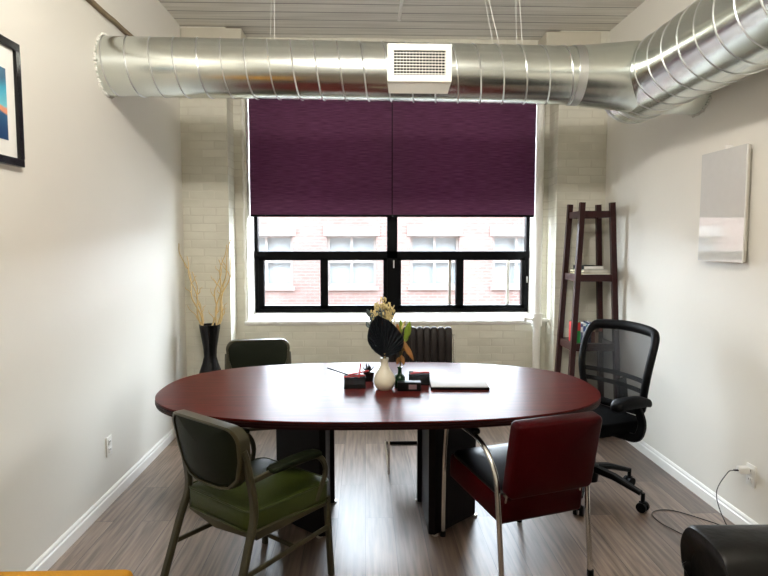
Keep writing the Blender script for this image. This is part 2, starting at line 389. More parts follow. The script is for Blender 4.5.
# white-painted splayed reveals
for k, (x, s) in enumerate(((WL, -1), (WR, 1))):
    b = B(); rnd = random.Random(5+k); rows = []
    for i in range(41):
        z = 0.80+(WZ1-0.80)*i/40; j = rnd.uniform(-0.006, 0.006)
        rows.append([b.verts.new(p) for p in ((x+s*0.028+j, YR-0.006, z), (x+s*0.012+j*.5, YR-0.010, z), (x-s*0.02, YW+0.02, z), (x-s*0.004, YW+0.12, z), (x+s*0.02, YW, z))])
    for a, c in zip(rows, rows[1:]):
        for q in range(5): b.faces.new((a[q], a[(q+1) % 5], c[(q+1) % 5], c[q]))
    b.faces.new(rows[0]); b.faces.new(rows[-1][::-1])
    struct('trim_%d' % (1+k), b, M['white_paint'])
# sloping painted sill
b = B(); rnd = random.Random(9); rows = []
for i in range(61):
    x = WL-0.03+(WR-WL+0.06)*i/60; j = rnd.uniform(-0.004, 0.004)
    rows.append([b.verts.new(p) for p in ((x, YR-0.022, 0.816+j), (x, YR-0.026, 0.838+j*.5), (x, YW+0.05, 0.893), (x, YW+0.05, 0.80), (x, YR+0.01, 0.79))])
for a, c in zip(rows, rows[1:]):
    for q in range(5): b.faces.new((a[q], a[(q+1) % 5], c[(q+1) % 5], c[q]))
b.faces.new(rows[0]); b.faces.new(rows[-1][::-1])
struct('trim_3', b, M['white_paint'])
# baseboards with a stepped profile
def baseboard(name, x, s):
    b = B(); pr = [(0, 0), (0.015, 0), (0.015, 0.056), (0.010, 0.063), (0.010, 0.074), (0.005, 0.083), (0, 0.085)]
    sweep_rows = [[b.verts.new((x+s*p[0], y, p[1])) for p in pr] for y in (YB, YP)]
    for q in range(len(pr)): b.faces.new((sweep_rows[0][q], sweep_rows[0][(q+1) % len(pr)], sweep_rows[1][(q+1) % len(pr)], sweep_rows[1][q]))
    b.faces.new(sweep_rows[0]); b.faces.new(sweep_rows[1])
    struct(name, b, M['trim'])
baseboard('baseboard_left', XL, 1); baseboard('baseboard_right', XR, -1)
# old plaster band above the drywall on the left, with a rough brown ledge
struct('trim_4', bx(XL, XL+0.022, YB, YP-0.03, 2.875, H), M['plaster'])
b = B(); sweep(b, [(XL+0.012, YB+0.02+(YP-YB-0.06)*i/60, 2.862+random.uniform(-.004, .004)) for i in range(61)], 1, prof=rectprof(0.026, 0.024), up=(0, 0, 1))
struct('trim_5', b, M['beam_gap'])

# ------------------------------------------------------------------ window
FY0, FY1 = YW, YW+0.07
win = thing('window_1', None, None, (0, 0, 0)); win['kind'] = 'structure'
def wpart(name, b, m, par=win): o = obj(name, b, m, par, smooth=False); return o
f = bx(-1.026, -0.986, FY0, FY1, 0.885, 3.0); bx(1.503, 1.545, FY0, FY1, 0.885, 3.0, f)
bx(-1.026, 1.545, FY0, FY1, 0.885, 0.915, f); bx(-1.026, 1.545, FY0, FY1, 2.96, 3.0, f)
bx(-1.026, 1.545, FY0-0.01, FY1, 1.39, 1.455, f); bx(0.205, 0.30, FY0-0.01, FY1, 0.885, 3.0, f)
wpart('window_frame', f, M['black_metal'])
sash_x = ((-0.986, -0.38), (-0.38, 0.205), (0.30, 0.885), (0.885, 1.503))
for x0, x1 in sash_x:
    s = bx(x0, x0+(0.036 if x0 > -0.5 else 0.05), FY0+0.005, FY1-0.005, 0.915, 1.39); bx(x1-0.034, x1, FY0+0.005, FY1-0.005, 0.915, 1.39, s)
    bx(x0, x1, FY0+0.005, FY1-0.005, 0.915, 0.95, s); bx(x0, x1, FY0+0.005, FY1-0.005, 1.37, 1.39, s)
    sh = wpart('window_sash', s, M['black_metal'])
    wpart('window_pane', bx(x0+0.03, x1-0.03, FY0+0.03, FY0+0.036, 0.94, 1.38), M['glass'], sh)
for x0, x1 in ((-0.986, 0.205), (0.30, 1.503)):
    wpart('window_pane', bx(x0, x1, FY0+0.03, FY0+0.036, 1.455, 2.97), M['glass'])
for x0 in (0.79, 1.345): wpart('sash_reflection_bar', bx(x0, x0+0.024, FY1+0.002, FY1+0.03, 0.93, 1.38), M['aluminium'])  # grey bars modelled in place of the sliding sash's reflection
wpart('sash_latch', bx(0.262, 0.272, FY0-0.02, FY0-0.01, 1.30, 1.37), M['trim'])
wpart('sash_latch', bx(1.512, 1.52, FY0-0.012, FY0, 1.16, 1.22), M['aluminium'])

# ------------------------------------------------------------------ outside
struct('ground_outside', bx(-30, 30, 5.9, 30, -5.2, -5.0), M['street'])
ow = ((-14, 14, -5, -0.12), (-14, 14, 3.44, 10), (-14, XL-0.2, -0.12, 3.44), (XR+0.2, 14, -0.12, 3.44))
for a in ow: struct('wall_outside', bx(a[0], a[1], 5.6, 5.9, a[2], a[3]), M['outer'])
bd = thing('brick_building', 'pale pink brick building with stone bands seen through the window', 'building', (0, 16.0, -5))
wins = []
for k in range(-3, 4):
    wins.append((0.845-0.2+2.17*k*1.0, ))
wins = [(-7.0+0.0, 1.3), (-4.85, 1.3), (-2.6, 1.4), (-0.35, 1.3), (1.85, 1.3), (4.05, 1.3), (6.25, 1.3)]
fl = ((-2.6, -1.27), (0.35, 1.68))
# facade wall with real window openings
fb = B(); zc = [z for a in fl for z in a]; xs = [-12]+[v for x, wd in wins for v in (x-wd/2, x+wd/2)]+[12]; zs = [-5.0]+zc+[2.7]
for i in range(len(xs)-1):
    for j in range(len(zs)-1):
        hole = (i % 2 == 1) and any(abs(zs[j]-a) < 1e-6 for a, _ in fl)
        if not hole: bx(xs[i], xs[i+1], 0, 0.3, zs[j]+5, zs[j+1]+5, fb)
obj('facade_wall', fb, M['facade'], bd, smooth=False)
for x, wd in wins:
    for z0, z1 in fl:
        q = bx(x-wd/2-0.08, x+wd/2+0.08, -0.03, 0.02, z1+5.0, z1+5.25); obj('lintel', q, M['stone'], bd, smooth=False)
        q = bx(x-wd/2-0.05, x+wd/2+0.05, -0.06, 0.05, z0+4.90, z0+5.0); obj('window_sill', q, M['stone'], bd, smooth=False)
        q = bx(x-wd/2, x-wd/2+0.07, 0.1, 0.16, z0+5, z1+5); bx(x+wd/2-0.07, x+wd/2, 0.1, 0.16, z0+5, z1+5, q)
        bx(x-0.03, x+0.03, 0.1, 0.16, z0+5, z1+5, q); bx(x-wd/2+.07, x+wd/2-.07, 0.11, 0.15, z0+5.62, z0+5.70, q)
        bx(x-wd/2+.07, x+wd/2-.07, 0.11, 0.15, z1+4.94, z1+5, q); bx(x-wd/2+.07, x+wd/2-.07, 0.11, 0.15, z0+5, z0+5.06, q)
        fr = obj('window_frame', q, M['stone'], bd, smooth=False)
        obj('pane', bx(x-wd/2, x+wd/2, 0.2, 0.22, z0+5, z1+5), M['out_glass'], fr, smooth=False)

# ------------------------------------------------------------------ roller shades
for x0, x1, who in ((-1.027, 0.242, 'over the window half beside the bare twigs'), (0.250, 1.543, 'over the window half beside the tall wooden shelf')):
    t = thing('roller_shade', 'plum roller shade '+who, 'window shade', ((x0+x1)/2, 5.5, 1.765), 0, 'plum roller shades')
    hw = (x1-x0)/2
    obj('shade_fabric', bx(-hw, hw, -0.001, 0.001, 0.018, 1.22), M['shade'], t, smooth=False)
    obj('hem_bar', bx(-hw, hw, -0.006, 0.006, 0.0, 0.02, bevel=0.003), M['black_metal'], t)
    obj('roller_tube', cyl(B(), (-hw, 0.02, 1.235), (hw, 0.02, 1.235), 0.022), M['aluminium'], t)

# ------------------------------------------------------------------ ductwork
DZ, DY, DR = 2.556, 3.70, 0.168
duct = thing('ventilation_duct', 'galvanised spiral duct run under the ceiling with a wide trunk along the right wall', 'duct', (0, DY, DZ))
duct.rotation_euler = (0, 0.011, 0)
def hollow(bm, a, b, r0, r1, th=0.004, seg=48):
    a, b = Vector(a), Vector(b)
    d = (b-a).normalized(); u = Vector((0, 0, 1)); v = d.cross(u)
    R = []
    for p, r in ((a, r0), (b, r1), (b, r1-th), (a, r0-th)):
        R.append([bm.verts.new(p+(u*math.cos(2*PI*k/seg)+v*math.sin(2*PI*k/seg))*r) for k in range(seg)])
    for i in range(4):
        A, D = R[i], R[(i+1) % 4]
        for k in range(seg): bm.faces.new((A[k], A[(k+1) % seg], D[(k+1) % seg], D[k]))
    return bm
def helix(bm, a, b, r, pitch, rs=0.0048, hand=1, ph=0.0):
    a, b = Vector(a), Vector(b); L_ = (b-a).length; d = (b-a)/L_; u = Vector((0, 0, 1)); v = d.cross(u)
    n = int(L_/pitch*40); pts = []
    for i in range(n+1):
        t = i/n; an = hand*2*PI*t*L_/pitch+ph
        pts.append(a+d*(L_*t)+(u*math.cos(an)+v*math.sin(an))*r)
    return sweep(bm, pts, rs, seg=5)
mr = obj('duct_run', hollow(B(), (XL-0.03, 0, 0), (1.27, 0, 0), DR, DR), M['galv'], duct)
obj('spiral_seam', helix(B(), (XL, 0, 0), (1.26, 0, 0), DR, 0.134), M['seam'], mr)
cl = hollow(B(), (1.24, 0, 0), (1.29, 0, 0), DR+0.006, DR+0.006, 0.01); obj('duct_collar', cl, M['seam'], duct)
TX = 1.745; TR = 0.22
obj('duct_transition', hollow(B(), (1.27, 0, 0), (1.62, 0, 0), DR+0.003, 0.205), M['galv'], duct)
tr = obj('duct_trunk', hollow(B(), (TX, YB-DY+0.05, 0), (TX, 0.27, 0), TR, TR), M['galv'], duct)
obj('trunk_spiral_seam', helix(B(), (TX, YB-DY+0.06, 0), (TX, 0.1, 0), TR, 0.155, 0.004), M['seam'], tr)
e = B(); lathe(e, [(0, 0), (TR*0.97, 0), (TR*1.02, 0.004), (TR*1.02, 0.03), (TR, 0.03)], 48)
bmesh.ops.rotate(e, verts=e.verts, matrix=rot('X', PI/2)); bmesh.ops.translate(e, verts=e.verts, vec=(TX, 0.285, 0)); obj('duct_end_cap', e, M['seam'], duct)
e = hollow(B(), (TX, 0.12, 0), (TX, 0.15, 0), TR+0.007, TR+0.007, 0.01); obj('duct_collar', e, M['seam'], duct)
obj('branch_duct', hollow(B(), (TX, 0.02, -0.04), (XR+0.02, 0.02, -0.04), 0.17, 0.17), M['galv'], duct)
# ragged sealant ring where the run enters the left wall
e = B(); rnd = random.Random(2)
for k in range(70):
    a = 2*PI*k/70+rnd.uniform(-.03, .03); rr_ = DR+rnd.uniform(0.0, 0.012); q = rnd.uniform(0.004, 0.011)
    r_ = bmesh.ops.create_icosphere(e, subdivisions=1, radius=q); 
    for v in r_['verts']: v.co += Vector((XL+0.006, math.sin(a)*rr_, math.cos(a)*rr_))
obj('sealant_ring', e, M['sealant'], duct)
e = B()
for k in range(60):
    a = 2*PI*k/60; rr_ = 0.17+rnd.uniform(0.0, 0.01); q = rnd.uniform(0.005, 0.01)
    r_ = bmesh.ops.create_icosphere(e, subdivisions=1, radius=q)
    for v in r_['verts']: v.co += Vector((XR-0.005, 0.02+math.sin(a)*rr_, -0.04+math.cos(a)*rr_))
obj('sealant_ring', e, M['sealant'], duct)
# air register on the duct
RX0, RX1 = 0.145, 0.512
rg = thing('air_register', 'cream metal air register with a square grille on the front of the duct', 'vent', (0.312, 3.522, 2.555))
hw, hh = 0.182, 0.104
def frame_ring(ow, oh, iw, ih, y0, y1):
    b = bx(-ow, ow, y0, y1, ih, oh); bx(-ow, ow, y0, y1, -oh, -ih, b); bx(-ow, -iw, y0, y1, -ih, ih, b); bx(iw, ow, y0, y1, -ih, ih, b); return b
obj('register_frame', frame_ring(hw, hh, hw-0.034, hh-0.036, -0.02, -0.006), M['register'], rg, smooth=False)
sk = B()
prs = [(-hw, -0.006, hh), (hw, -0.006, hh), (hw, -0.006, -hh), (-hw, -0.006, -hh)]; prb = [(-hw+0.01, 0.10, hh-0.03), (hw-0.01, 0.10, hh-0.03), (hw-0.01, 0.075, -hh-0.045), (-hw+0.01, 0.075, -hh-0.045)]
A_ = [sk.verts.new(p) for p in prs]; D_ = [sk.verts.new(p) for p in prb]
for k in range(4): sk.faces.new((A_[k], A_[(k+1) % 4], D_[(k+1) % 4], D_[k]))
obj('register_skirt', sk, M['register'], rg, smooth=False)
g = B()
for k in range(8): box(g, (0, -0.004, -0.0575+0.0165*k), (2*(hw-0.034), 0.004, 0.0042))
for k in range(17): bx(-0.146+0.01825*k-0.0012, -0.146+0.01825*k+0.0012, -0.001, 0.005, -0.07, 0.07, g)
obj('grille', g, M['register'], rg, smooth=False)
obj('duct_shadow_plate', bx(-hw+0.03, hw-0.03, 0.0055, 0.0075, -0.072, 0.072), M['dark'], rg, smooth=False)  # dark plate stands in for the shade inside the duct
for sx in (-1, 1): obj('screw', cyl(B(), (sx*(hw-0.016), -0.0225, 0), (sx*(hw-0.016), -0.019, 0), 0.004, 10), M['aluminium'], rg)
# hanger wires
for xa, xb, who in ((0.66, 0.805, 'nearer the register'), (0.90, 0.945, 'farther from the register'), (-0.53, -0.53, 'far out on the other side')):
    wv = B(); sweep(wv, [(xa, DY, H), (xb, DY, DZ+DR)], 0.0014, 6); sweep(wv, [(xa-0.005, DY+0.01, H), (xb-0.03, DY+0.02, DZ+DR-0.001)], 0.001, 6)
    o = obj('hanger_wire', wv, M['trim']); tag(o, 'thin pale hanger wire holding the duct from the ceiling, '+who, 'wire', 'duct hanger wires')
cd = B(); cyl(cd, (0.27, 0.4, H-0.016), (0.27, 4.85, H-0.016), 0.013, 14); lathe(cd, [(0, 0), (0.016, 0.0), (0.016, 0.02), (0, 0.02)], 14, (0.27, 4.85, H-0.03))
tag(obj('ceiling_conduit', cd, M['trim']), 'white conduit pipe fixed along the ceiling boards above the air register', 'pipe')
# lamps on the ceiling behind the camera
for (lx, ly, lz), who in ((LAMP, 'between the duct and the end of the room'),):
    lt = thing('ceiling_lamp', 'round frosted ceiling lamp '+who, 'lamp', (lx, ly, H), 0, 'ceiling lamps')
    obj('lamp_base', lathe(B(), [(0, 0), (0.07, 0), (0.07, -0.03), (0.015, -0.04), (0.015, -0.08), (0, -0.08)], 24), M['trim'], lt)
    dz = lz-H
    rg_ = B(); sweep(rg_, [(0.14*math.cos(2*PI*k/36), 0.14*math.sin(2*PI*k/36), dz) for k in range(36)], 0.008, 8, closed=True); obj('lamp_ring', rg_, M['aluminium'], lt)
    bw = B(); lathe(bw, [(0, dz-0.165), (0.09, dz-0.16), (0.15, dz-0.125), (0.152, dz-0.12), (0.09, dz-0.15), (0, dz-0.155)], 32); obj('lamp_bowl', bw, M['trim'], lt)  # unseen bowl, shaped to keep the lamp's light off the chairs
    ar = B()
    for k in range(3): a = 2*PI*k/3; sweep(ar, [(0.14*math.cos(a), 0.14*math.sin(a), dz), (0.15*math.cos(a), 0.15*math.sin(a), dz-0.122)], 0.003, 6); sweep(ar, [(0.02*math.cos(a), 0.02*math.sin(a), -0.06), (0.14*math.cos(a), 0.14*math.sin(a), dz)], 0.004, 6)
    obj('lamp_arm', ar, M['aluminium'], lt)

# ------------------------------------------------------------------ heating pipe by the window
pp = thing('heating_pipe', 'white painted heating pipe with a valve running up beside the window', 'pipe', (1.52, 5.28, 0))
obj('riser_pipe', cyl(B(), (0, 0, 0), (0, 0, 2.978), 0.034, 20), M['white_paint'], pp)
vb = B(); cyl(vb, (0.0, -0.005, 0.80), (0, -0.005, 0.91), 0.046, 16); cyl(vb, (-0.05, -0.02, 0.86), (0.098, 0.0, 0.845), 0.02, 12); obj('valve_body', vb, M['white_paint'], pp)
vh = B(); cyl(vh, (-0.115, -0.03, 0.866), (-0.05, -0.02, 0.862), 0.011, 10); cyl(vh, (-0.13, -0.033, 0.866), (-0.105, -0.03, 0.866), 0.022, 14); obj('valve_handle', vh, M['white_paint'], pp)

# ------------------------------------------------------------------ table
TXC, TYC, TA, TB, TN = 0.078, 3.29, 1.181, 0.662, 2.5
def sup(a, b, n, q=120):
    out = []
    for k in range(q):
        t = 2*PI*k/q; c, s = math.cos(t), math.sin(t)
        out.append((a*abs(c)**(2/n)*(1 if c >= 0 else -1), b*abs(s)**(2/n)*(1 if s >= 0 else -1)))
    return out
tb = thing('conference_table', 'oval cherry red conference table on two dark pedestals', 'table', (TXC, TYC, 0))
obj('tabletop', prism(B(), sup(TA, TB, TN), 0.742, 0.75, 0.002), M['table'], tb)
ed = prism(B(), sup(TA-0.002, TB-0.002, TN), 0.712, 0.7415)
for z in (0.735, 0.724): sweep(ed, [(x, y, z) for x, y in sup(TA-0.001, TB-0.001, TN)], 0.0028, 6, closed=True)
obj('table_edge', ed, M['table_edge'], tb)
PG = [(0.268, -0.225), (0.30, -0.235), (0.555, 0.0), (0.555, 0.23), (0.245, 0.23), (0.245, 0.17), (0.268, 0.17)]
for sx in (1, -1):
    off = 0.012 if sx > 0 else 0.02
    ol = [(sx*x-0.016, y) for x, y in PG]
    pe = obj('pedestal', prism(B(), ol, 0.012, 0.7125), M['pedestal'], tb, smooth=False)
    for i in (1, 2, 3, 4):
        ft = B(); cyl(ft, (ol[i][0]*0.96+0.016*sx, ol[i][1]*0.9, 0), (ol[i][0]*0.96+0.016*sx, ol[i][1]*0.9, 0.013), 0.018, 12)
        obj('levelling_foot', ft, M['aluminium'], pe)

# ------------------------------------------------------------------ green steel armchair
def green_chair(loc, rz, label):
    t = thing('steel_armchair', label, 'chair', loc, rz, 'olive steel armchairs')
    SH = 0.455
    up = {}
    for s in (-1, 1):
        # rear leg runs up to carry the back
        pts = spline([(s*0.25, -0.36, 0), (s*0.238, -0.262, 0.30), (s*0.228, -0.215, 0.46), (s*0.224, -0.245, 0.66), (s*0.222, -0.262, 0.72)], 6)
        obj('leg', sweep(B(), pts, 1, prof=rectprof(0.026, 0.036, 0.006), up=(1, 0, 0)), M['olive_metal'], t)
        pts = [(s*0.235, 0.225, 0), (s*0.225, 0.205, 0.38)]
        obj('leg', sweep(B(), pts, 1, prof=rectprof(0.024, 0.032, 0.006), up=(1, 0, 0)), M['olive_metal'], t)
        ap = fillet([(s*0.232, -0.24, 0.585), (s*0.245, -0.14, 0.602), (s*0.258, 0.13, 0.608), (s*0.252, 0.185, 0.52), (s*0.235, 0.13, 0.385)], 0.07)
        obj('arm', sweep(B(), ap, 1, prof=rectprof(0.026, 0.014, 0.004), up=(1, 0, 0)), M['olive_metal'], t)
        ol = [(-0.026, -0.13), (-0.02, -0.145), (0.02, -0.145), (0.026, -0.13), (0.030, 0.0), (0.034, 0.10), (0.026, 0.135), (0, 0.145), (-0.026, 0.135), (-0.034, 0.10), (-0.030, 0)]
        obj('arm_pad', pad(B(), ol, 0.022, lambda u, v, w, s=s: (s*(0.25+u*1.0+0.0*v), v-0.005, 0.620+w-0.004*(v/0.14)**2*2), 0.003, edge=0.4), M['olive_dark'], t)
    # back: cushion inside a wide wrapped steel band
    ol = []
    for x, z in [(0.225, 0.08), (0.218, 0.01), (0.19, -0.075), (0.14, -0.118), (0.08, -0.130), (0, -0.132)]: ol.append((x, z))
    left = [(-x, z) for x, z in ol[::-1]][1:]
    top = []
    for a in range(0, 91, 15): top.append((0.165+0.06*math.cos(math.radians(a)), 0.088+0.06*math.sin(math.radians(a))))
    topl = [(-x, z) for x, z in top[::-1]]
    outline = [(x, z) for x, z in top+topl+left[::-1][0:0]]
    outline = top+topl+[(-x, z) for x, z in ol[1:]]+ol[1:-1][::-1]
    bz, by = 0.665, -0.243
    def onback(u, v, w):
        curve = 0.035*(1-(u/0.23)**2)        # back bows away from the sitter
        return (u, by-curve+0.0-0.17*v+w, bz+v)
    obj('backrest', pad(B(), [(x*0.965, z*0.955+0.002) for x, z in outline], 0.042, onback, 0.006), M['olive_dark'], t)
    ring = [onback(x, z, 0) for x, z in outline]
    bnd = B(); n = len(outline); R_ = []
    for k in range(n):
        x, z = outline[k]; R_.append([bnd.verts.new(onback(x*sc, z*sc+(0.0 if sc > 1 else 0), w_)) for sc, w_ in ((1.0, -0.028), (1.03, -0.024), (1.035, 0.0), (1.03, 0.024), (1.0, 0.028), (0.955, 0.026), (0.955, -0.026))])
    for k in range(n):
        A, D = R_[k], R_[(k+1) % n]
        for q in range(7): bnd.faces.new((A[q], A[(q+1) % 7], D[(q+1) % 7], D[q]))
    obj('back_frame', bnd, M['olive_metal'], t)
    # seat
    so = []
    for x, y in rrect(0.47, 0.46, 0.05, 5): so.append((x*(1+0.04*(y/0.23)), y))
    seat = obj('seat', pad(B(), so, 0.095, lambda u, v, w: (u, v-0.005, SH-0.045+w), 0.008, edge=0.2), M['olive_vinyl'], t)
    for z_ in (SH-0.002, SH-0.088):
        obj('piping', sweep(B(), [(x*1.0, y*1.0-0.005, z_) for x, y in so], 0.004, 6, closed=True), M['olive_vinyl'], seat)
    fr = B(); pr = rectprof(0.018, 0.042, 0.004)
    sweep(fr, [(-0.225, -0.205, 0.355), (0, -0.235, 0.350), (0.225, -0.205, 0.355)], 1, prof=pr, up=(0, 0, 1))
    for s in (-1, 1): sweep(fr, [(s*0.228, -0.21, 0.355), (s*0.226, 0.205, 0.362)], 1, prof=pr, up=(0, 0, 1))
    sweep(fr, [(-0.226, 0.205, 0.362), (0.226, 0.205, 0.362)], 1, prof=pr, up=(0, 0, 1))
    obj('seat_frame', fr, M['olive_metal'], t)
    for s in (-1, 1): obj('stretcher', sweep(B(), [(s*0.242, -0.29, 0.21), (s*0.230, 0.212, 0.235)], 1, prof=rectprof(0.012, 0.022, 0.003), up=(0, 0, 1)), M['olive_metal'], t)
    obj('stretcher', sweep(B(), [(-0.235, 0.0, 0.222), (0.235, 0.0, 0.222)], 1, prof=rectprof(0.012, 0.02, 0.003), up=(0, 0, 1)), M['olive_metal'], t)
    return t
green_chair((-0.485, 2.70, 0), math.radians(-40.5), 'olive green steel armchair seen from behind, in front of the table')
green_chair((-0.745, 4.22, 0), math.radians(191), 'olive green steel armchair behind the table, beside the black floor vase')

# ------------------------------------------------------------------ red chrome armchair
t = thing('chrome_armchair', 'red vinyl armchair with bent chrome tube legs and black arm pads', 'chair', (0.722, 2.875, 0), math.radians(19))
for s in (-1, 1):
    pts = fillet([(s*0.235, -0.30, 0), (s*0.238, -0.262, 0.36), (s*0.242, -0.245, 0.54), (s*0.246, -0.12, 0.645), (s*0.246, 0.225, 0.665), (s*0.238, 0.275, 0.42), (s*0.236, 0.285, 0)], 0.075, 8)
    lg = obj('leg', sweep(B(), pts, 0.0125, 12), M['chrome'], t)
    for y in (-0.30, 0.285): obj('rubber_foot', cyl(B(), (s*0.235, y, 0), (s*0.235, y, 0.03), 0.0155, 12), M['black_plastic'], lg)
    obj('arm_pad', box(B(), (s*0.246, 0.055, 0.676), (0.045, 0.27, 0.028), rot('X', 0.055), bevel=0.012, seg=3), M['black_plastic'], t)
obj('seat', box(B(), (0, -0.005, 0.378), (0.45, 0.50, 0.13), rot('X', 0.09), bevel=0.022, seg=3), M['red_vinyl'], t)
obj('seat_cushion_top', pad(B(), rrect(0.44, 0.47, 0.05), 0.02, lambda u, v, w: (u, v, 0.446+w+v*0.09), 0.012, edge=0.45), M['black_vinyl'], t, label='dark glossy seat top')
def onred(u, v, w):
    return (u, -0.312-0.20*v+w*0.98-0.012*(1-(u/0.23)**2), 0.612+v+w*0.2)
obj('backrest', pad(B(), rrect(0.44, 0.345, 0.022, 4), 0.07, onred, 0.004, edge=0.22), M['red_vinyl'], t)
for s in (-1, 1):
    br_ = B(); sweep(br_, [(s*0.2, -0.235, 0.36), (s*0.2, -0.262, 0.46), (s*0.2, -0.29, 0.56)], 1, prof=rectprof(0.025, 0.01, 0.002), up=(1, 0, 0))
    obj('back_bracket', br_, M['chrome'], t)

# ------------------------------------------------------------------ brown ribbed cantilever chair
t = thing('cantilever_chair', 'dark brown ribbed leather cantilever chair behind the table', 'chair', (0.405, 4.16, 0), PI)
bb = B(); nr = 9; wd = 0.475
for k in range(nr):
    x = -wd/2+wd*(k+0.5)/nr
    o_ = [(px_*1.0, pz) for px_, pz in rrect(wd/nr*0.99, 0.40, 0.02, 4)]
    pad(bb, [(x+a, b_) for a, b_ in o_], 0.05, lambda u, v, w: (u, -0.25-0.12*v+w-0.06*(1-(u/0.24)**2)*0.3, 0.715+v), 0.006, rings=3, edge=0.4)
obj('backrest', bb, M['brown_leather'], t)
ss = B()
for k in range(nr):
    x = -wd/2+wd*(k+0.5)/nr
    pad(ss, [(x+a, b_) for a, b_ in rrect(wd/nr*0.99, 0.46, 0.02, 4)], 0.05, lambda u, v, w: (u, v, 0.445+w), 0.006, rings=3, edge=0.4)
obj('seat', ss, M['brown_leather'], t)
for s in (-1, 1):
    pts = fillet([(s*0.252, -0.345, 0.014), (s*0.252, 0.285, 0.014), (s*0.25, 0.265, 0.43), (s*0.25, -0.19, 0.43), (s*0.25, -0.27, 0.86)], 0.05, 6)
    obj('leg', sweep(B(), pts, 1, prof=rectprof(0.026, 0.014, 0.003), up=(1, 0, 0)), M['chrome'], t)
obj('floor_bar', sweep(B(), [(-0.252, -0.345, 0.014), (0.252, -0.345, 0.014)], 1, prof=rectprof(0.014, 0.024, 0.003), up=(0, 0, 1)), M['black_metal'], t)
obj('seat_bar', sweep(B(), [(-0.25, 0.15, 0.412), (0.25, 0.15, 0.412)], 1, prof=rectprof(0.014, 0.024, 0.003), up=(0, 0, 1)), M['chrome'], t)

# ------------------------------------------------------------------ office chair
t = thing('office_chair', 'black mesh-back swivel office chair on castors by the right wall', 'chair', (1.375, 3.565, 0), math.radians(113))
for k in range(5):
    a = math.radians(-90+72*k); d = Vector((math.cos(a), math.sin(a), 0)); r_ = 0.315
    lg = obj('leg', sweep(B(), [d*0.03+Vector((0, 0, 0.17)), d*0.15+Vector((0, 0, 0.155)), d*r_+Vector((0, 0, 0.105))], [1.15, 1.0, 0.72], prof=rectprof(0.05, 0.035, 0.008), up=(0, 0, 1)), M['black_plastic'], t)
    q = d.cross(Vector((0, 0, 1))); c = d*(r_+0.012)
    cs = B(); cyl(cs, c+Vector((0, 0, 0.05)), c+Vector((0, 0, 0.11)), 0.012, 10)
    for s in (-1, 1): cyl(cs, c+q*s*0.008+Vector((0, 0, 0.0285)), c+q*s*0.027+Vector((0, 0, 0.0285)), 0.0285, 18)
    box(cs, c+Vector((0, 0, 0.047)), (0.035, 0.035, 0.03), bevel=0.008)
    obj('castor', cs, M['black_plastic'], lg)
obj('gas_column', lathe(B(), [(0, 0.09), (0.045, 0.09), (0.05, 0.14), (0.05, 0.19), (0.03, 0.20), (0.03, 0.30), (0.02, 0.30), (0.02, 0.42), (0, 0.42)], 20), M['black_plastic'], t)
obj('tilt_mechanism', box(B(), (0, -0.02, 0.415), (0.20, 0.26, 0.05), bevel=0.015), M['black_plastic'], t)
obj('seat', pad(B(), [(x*(1-0.06*(y/0.24)), y) for x, y in rrect(0.50, 0.48, 0.12, 8)], 0.075, lambda u, v, w: (u, v+0.03, 0.475+w-0.5*max(0, v-0.12)**2), 0.012, edge=0.4), M['black_fabric'], t)
for s in (-1, 1):
    pts = fillet([(s*0.10, -0.03, 0.425), (s*0.31, -0.05, 0.43), (s*0.325, -0.07, 0.52), (s*0.305, -0.03, 0.635)], 0.07)
    obj('arm_support', sweep(B(), pts, 1, prof=rectprof(0.05, 0.026, 0.006), up=(0, 1, 0)), M['black_plastic'], t)
    ol = rrect(0.085, 0.27, 0.035, 5)
    obj('arm_pad', pad(B(), ol, 0.048, lambda u, v, w, s=s: (s*0.30+u, v+0.0, 0.65+w-0.03*abs(v/0.14)**3), 0.004, edge=0.45), M['black_plastic'], t)
# back frame: closed hoop, broad at the shoulders, waisted at the lumbar
def bk(u, v):   # v 0 bottom .. 1 top ; u -1..1
    hwid = 0.218+0.045*math.sin(PI*0.5*min(1, v*1.15))+0.01*math.sin(PI*v)
    y = -0.20+0.035*math.sin(PI*v*0.9)-0.085*max(0, v)**1.6+0.045*u*u*(0.6+0.4*v)
    z = 0.545+0.48*v-0.018*u*u*v
    return Vector((u*hwid, y, z))
loop = []
cr = [(1, 0.05), (1, 0.25), (1, 0.5), (1, 0.75), (0.99, 0.90), (0.93, 0.97), (0.8, 1.0), (0.4, 1.0), (0, 1.0)]
cr2 = cr+[(-a, b_) for a, b_ in cr[::-1][1:]]+[(-0.8, 0.0), (-0.4, -0.02), (0, -0.02), (0.4, -0.02), (0.8, 0.0)]
cp = [bk(a, b_) for a, b_ in cr2]; lp = spline(cp+[cp[0]], 4)[:-1]
rad = [1.0+0.35*max(0, (p.z-0.95)/0.1) for p in lp]
obj('back_frame', sweep(B(), lp, rad, prof=[(0.025*math.cos(2*PI*k/10), 0.018*math.sin(2*PI*k/10)) for k in range(10)], closed=True, up=(0, 1, 0)), M['black_plastic'], t)
ms = B(); G = [[ms.verts.new(bk(-0.97+1.94*i/16, 0.02+0.97*j/20)) for i in range(17)] for j in range(21)]
for j in range(20):
    for i in range(16): ms.faces.new((G[j][i], G[j][i+1], G[j+1][i+1], G[j+1][i]))
obj('back_mesh', ms, M['mesh'], t)
for v in (0.40, 0.27):
    obj('lumbar_bar', sweep(B(), [bk(-0.98+1.96*k/12, v)+Vector((0, -0.008, 0)) for k in range(13)], 1, prof=rectprof(0.008, 0.028, 0.002), up=(0, 0, 1)), M['black_plastic'], t)
sp_ = spline([(0, -0.08, 0.42), (0, -0.20, 0.43), (0, -0.255, 0.52), (0, -0.235, 0.70)], 6)
